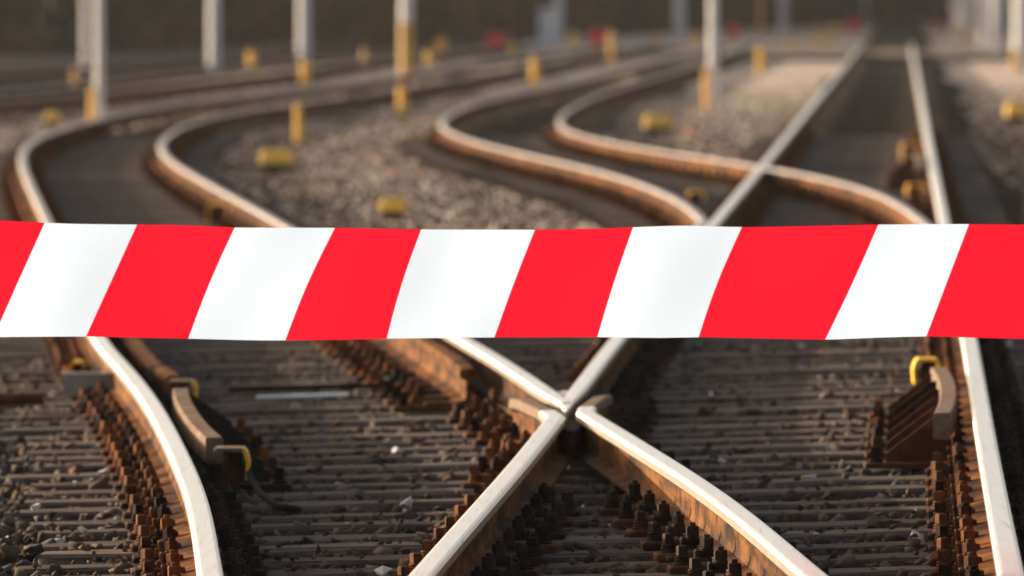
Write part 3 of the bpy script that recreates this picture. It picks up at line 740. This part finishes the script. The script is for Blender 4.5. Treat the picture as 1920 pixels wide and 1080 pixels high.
def mast(x, ybot, wpx, label, foot=None, blur=12, mat='mast_paint', head=1):
    X0, d0 = far(x, ybot, -.24); s = FPX / d0; r = max(.045, (wpx - blur) / s / 2); H = 9.5
    root = empty('lamp_mast', (X0, d0, -.26)); tag(root, label, 'mast', 'lamp masts beside the tracks')
    mb = MB(); z0 = 0
    if foot:
        fh = foot / s; m2 = MB(); m2.prism(0, 0, 14, [(r * 1.12, 0), (r * 1.1, fh)]); m2.build('painted_foot', M['orange_paint'], root); z0 = fh + .001
    mb.prism(0, 0, 14, [(r, z0), (r * .95, 3), (r * .6, H)]); mb.build('shaft', M[mat], root)
    mb = MB(); mb.tube([(0, 0, H), (head * .5, 0, H + .35), (head * 1.3, 0, H + .45)], .035, 8); mb.build('arm', M[mat], root)
    mb = MB(); mb.box(head * 1.5 - .35, head * 1.5 + .35, -.14, .14, H + .40, H + .54, 0, .03); mb.build('lamp_head', M['grey_steel'], root)
mast(160, 144, 26, 'pale mast standing just behind another at the upper left')
mast(186, 226, 30, 'nearest mast at the upper left with a yellow post at its foot')
mast(401, 130, 34, 'bluish grey mast alone at the upper left')
mast(570, 112, 34, 'grey mast with a yellow post at its foot, left of middle')
mast(762, 152, 36, 'grey mast with a long orange foot', foot=112)
mast(1045, 78, 32, 'grey mast beside the white cabinet')
mast(1274, 74, 32, 'bluish mast left of the tall pale mast')
mast(1337, 194, 30, 'tall pale sunlit mast beside a bright yellow post right of middle')
mast(1468, 62, 28, 'faint bluish mast right of the tall pale mast')
mast(1624, 46, 22, 'faint mast near the vanishing point')
mast(1426, 84, 26, 'thin brown mast rising behind an orange yellow post', mat='orange_paint', blur=20)
for x, y, w_, lb in ((1792, 60, 24, 'farthest mast of the right-hand row'), (1804, 70, 24, 'second farthest mast of the right-hand row'), (1819, 78, 22, 'third mast from the far end of the right-hand row'), (1844, 92, 24, 'middle mast of the right-hand row'), (1869, 110, 28, 'second nearest mast of the right-hand row'), (1914, 134, 34, 'nearest mast of the right-hand row')):
    mast(x, y, w_ + 2, lb, head=-1, blur=6)
# white cabinets
def cabinet(x, ytop, ybot, wpx, label):
    X0, d0 = far(x, ybot, -.24); s = FPX / d0; W = (wpx - 8) / s / 2; H = (ybot - ytop) / s
    root = empty('cabinet', (X0, d0, -.26)); tag(root, label, 'cabinet')
    mb = MB(); mb.box(-W, W, -.2, .2, 0, H, 0, .02); mb.build('housing', M['white_paint'], root)
    mb = MB(); mb.box(-W * .85, W * .85, -.212, -.201, H * .1, H * .92); mb.build('door', M['white_paint'], root)
cabinet(1023, 14, 82, 34, 'white cabinet standing beside the grey mast at the top middle')
cabinet(1598, -14, 42, 26, 'white cabinet near the vanishing point above a red disc')
# red discs on short posts
def disc(x, y, rpx, label):
    X0, d0 = far(x, y + rpx + 8, -.24); s = FPX / d0; r = rpx / s; zc = (rpx + 8) / s
    root = empty('red_disc_marker', (X0, d0, -.26)); tag(root, label, 'signal marker', 'red discs beside the far tracks')
    mb = MB(); mb.prism(0, .03, 8, [(.03, 0), (.03, zc)]); mb.build('post', M['grey_steel'], root)
    mb = MB(); mb.loft([[(r * math.cos(2 * PI * k / 20), yy, zc + r * math.sin(2 * PI * k / 20)) for k in range(20)] for yy in (-.03, .0)]); mb.build('disc', M['red_paint'], root)
disc(928, 78, 17, 'red disc left of the white cabinet'); disc(1120, 70, 17, 'red disc right of the white cabinet'); disc(1378, 57, 13, 'red disc right of the tall pale mast'); disc(1600, 46, 14, 'pinkish red disc below the cabinet near the vanishing point'); disc(1757, 42, 9, 'faint red disc right of the far straight track')

# ------------------------------------------------------------------ woodland behind
m, n, b = new_mat('foliage', .9, 0, .1); M['foliage'] = m
f = noise(n, gpos(n, (1, .3, 1)), .28, 4, .6)
n.links.new(ramp(n, f, [(.34, (.022, .018, .015)), (.43, (.05, .042, .026)), (.50, (.12, .095, .03)), (.57, (.22, .095, .04)), (.66, (.035, .030, .024))]), b.inputs['Base Color'])
m, n, b = new_mat('dark_foliage', .9, 0, .1); M['dark_foliage'] = m
f = noise(n, gpos(n, (1, .3, 1)), .2, 4, .6)
n.links.new(ramp(n, f, [(.3, (.012, .018, .016)), (.6, (.022, .030, .024)), (.8, (.035, .032, .026))]), b.inputs['Base Color'])
rust('bark', [(.3, (.018, .014, .010)), (.6, (.035, .026, .019)), (.8, (.05, .04, .03))], 3, .9, .3)
EDGE = [(-6000, 104), (-900, 100), (-200, 98), (200, 97), (600, 84), (960, 72), (1300, 56), (1500, 46), (1660, 34), (1745, 30)]
EP = [far(x, y) for x, y in EDGE]
EP2 = [far(1748, 24), far(1800, 31), far(1860, 43), far(1960, 62), far(2200, 92)]
def leaves(cx, cy, cz, rx, ry, rz, n, size):
    u = RNG.normal(size=(n, 3)); u /= np.linalg.norm(u, axis=1)[:, None]; rad = RNG.uniform(.35, 1.05, n)[:, None] ** .6
    c = u * rad * np.array([rx, ry, rz]) + np.array([cx, cy, cz])
    a = RNG.normal(size=(n, 3)); a /= np.linalg.norm(a, axis=1)[:, None]; b_ = np.cross(a, RNG.normal(size=(n, 3))); b_ /= np.linalg.norm(b_, axis=1)[:, None]
    s = (RNG.uniform(.5, 1.2, n) * size)[:, None]
    return np.stack([c - a * s, c - b_ * s * .6, c + a * s, c + b_ * s * .6], 1)
def leaf_obj(name, Q, mat, parent=None, org=(0, 0, 0)):
    Q = (Q - np.array(org)).reshape(-1, 3); nq = len(Q) // 4
    me = bpy.data.meshes.new(name); me.vertices.add(len(Q)); me.vertices.foreach_set('co', Q.astype(np.float32).ravel())
    me.loops.add(len(Q)); me.loops.foreach_set('vertex_index', np.arange(len(Q), dtype=np.int32))
    me.polygons.add(nq); me.polygons.foreach_set('loop_start', np.arange(0, len(Q), 4, dtype=np.int32)); me.polygons.foreach_set('loop_total', np.full(nq, 4, dtype=np.int32))
    me.update(calc_edges=True); me.materials.append(M[mat]); o = bpy.data.objects.new(name, me); COL.objects.link(o)
    if parent: o.parent = parent
    return o
def undergrowth(EPs, name, mat, label, per=.9, back=16):
    Q = []
    for (xa, ya), (xb, yb) in zip(EPs[:-1], EPs[1:]):
        L = math.hypot(xb - xa, yb - ya); nn = max(1, int(L / 1.5))
        for k in range(nn):
            t = (k + RNG.uniform()) / nn; sc = max(1, (ya + (yb - ya) * t) / 300)
            for row in range(4):
                h = RNG.uniform(1.4, 2.6) * (1 + row * .5) * sc
                Q.append(leaves(xa + (xb - xa) * t + RNG.uniform(-1, 1), ya + (yb - ya) * t + 1.2 + row * 3.5, h * .75 - .3, 1.9 * sc, 1.4 * sc, h, int(330), .17 * sc))
    o = leaf_obj(name, np.concatenate(Q), mat); tag(o, label, 'woodland', None, 'stuff')
undergrowth(EP[1:], 'woodland', 'foliage', 'dark brown woodland edge across the top left and middle')
undergrowth(EP[:2], 'woodland', 'dark_foliage', 'dark woodland continuing out of view to the left')
undergrowth([(a_, b_ + 14) for a_, b_ in EP[:4]], 'woodland', 'dark_foliage', 'deeper dark wood behind the woodland edge at the upper left')
undergrowth(EP2, 'woodland', 'dark_foliage', 'dark woodland edge behind the right-hand masts')
def tree(x, y, h, k, mat, label):
    root = empty('tree', (x, y, -.3)); tag(root, label, 'tree', 'trees of the dark wood')
    mb = MB(); lean = random.uniform(-.4, .4)
    mb.tube([(0, 0, 0), (lean * .2, 0, h * .3), (lean, .1, h * .65), (lean * 1.3, 0, h * .95)], [.26, .2, .13, .04], 8)
    for j in range(5):
        a = random.uniform(0, 2 * PI); z = h * random.uniform(.3, .7)
        mb.tube([(lean * z / h, 0, z), (lean * z / h + math.cos(a) * 1.1, math.sin(a) * 1.1, z + .9), (lean * z / h + math.cos(a) * 1.9, math.sin(a) * 1.9, z + 2)], [.08, .06, .02], 6)
    mb.build('trunk', M['bark'], root)
    Q = [leaves(lean + RNG.uniform(-1.5, 1.5), RNG.uniform(-1.2, 1.2), h * RNG.uniform(.35, .95), 1.5, 1.3, 1.2, 260, .17) for _ in range(9)]
    leaf_obj('crown', np.concatenate(Q), mat, root)
for k in range(28):
    t = .84 + k / 27 * (len(EP) - 2.85); i0 = int(t); fr_ = t - i0; (xa, ya), (xb, yb) = EP[i0], EP[i0 + 1]
    tree(xa + (xb - xa) * fr_ + random.uniform(-1, 1), ya + (yb - ya) * fr_ + random.uniform(-.5, 5), random.uniform(7, 11), k, 'foliage' if 9 < k < 20 else 'dark_foliage', 'dark leafy tree at the edge of the wood, out of focus at the top')

# ------------------------------------------------------------------ thin evening haze over the whole yard
mb = MB(); mb.box(-3100, 3100, -80, 4100, -1.4, 14)
hz = mb.build('haze', [])
m = bpy.data.materials.new('haze'); m.use_nodes = True; n = m.node_tree; n.nodes.remove(n.nodes['Principled BSDF'])
v = n.nodes.new('ShaderNodeVolumePrincipled'); v.inputs['Color'].default_value = (.86, .82, .80, 1); v.inputs['Density'].default_value = .00013; v.inputs['Anisotropy'].default_value = .1
n.links.new(v.outputs[0], n.nodes['Material Output'].inputs['Volume']); hz.data.materials.append(m)
tag(hz, 'thin warm haze over the far tracks and woodland', 'haze', None, 'stuff')
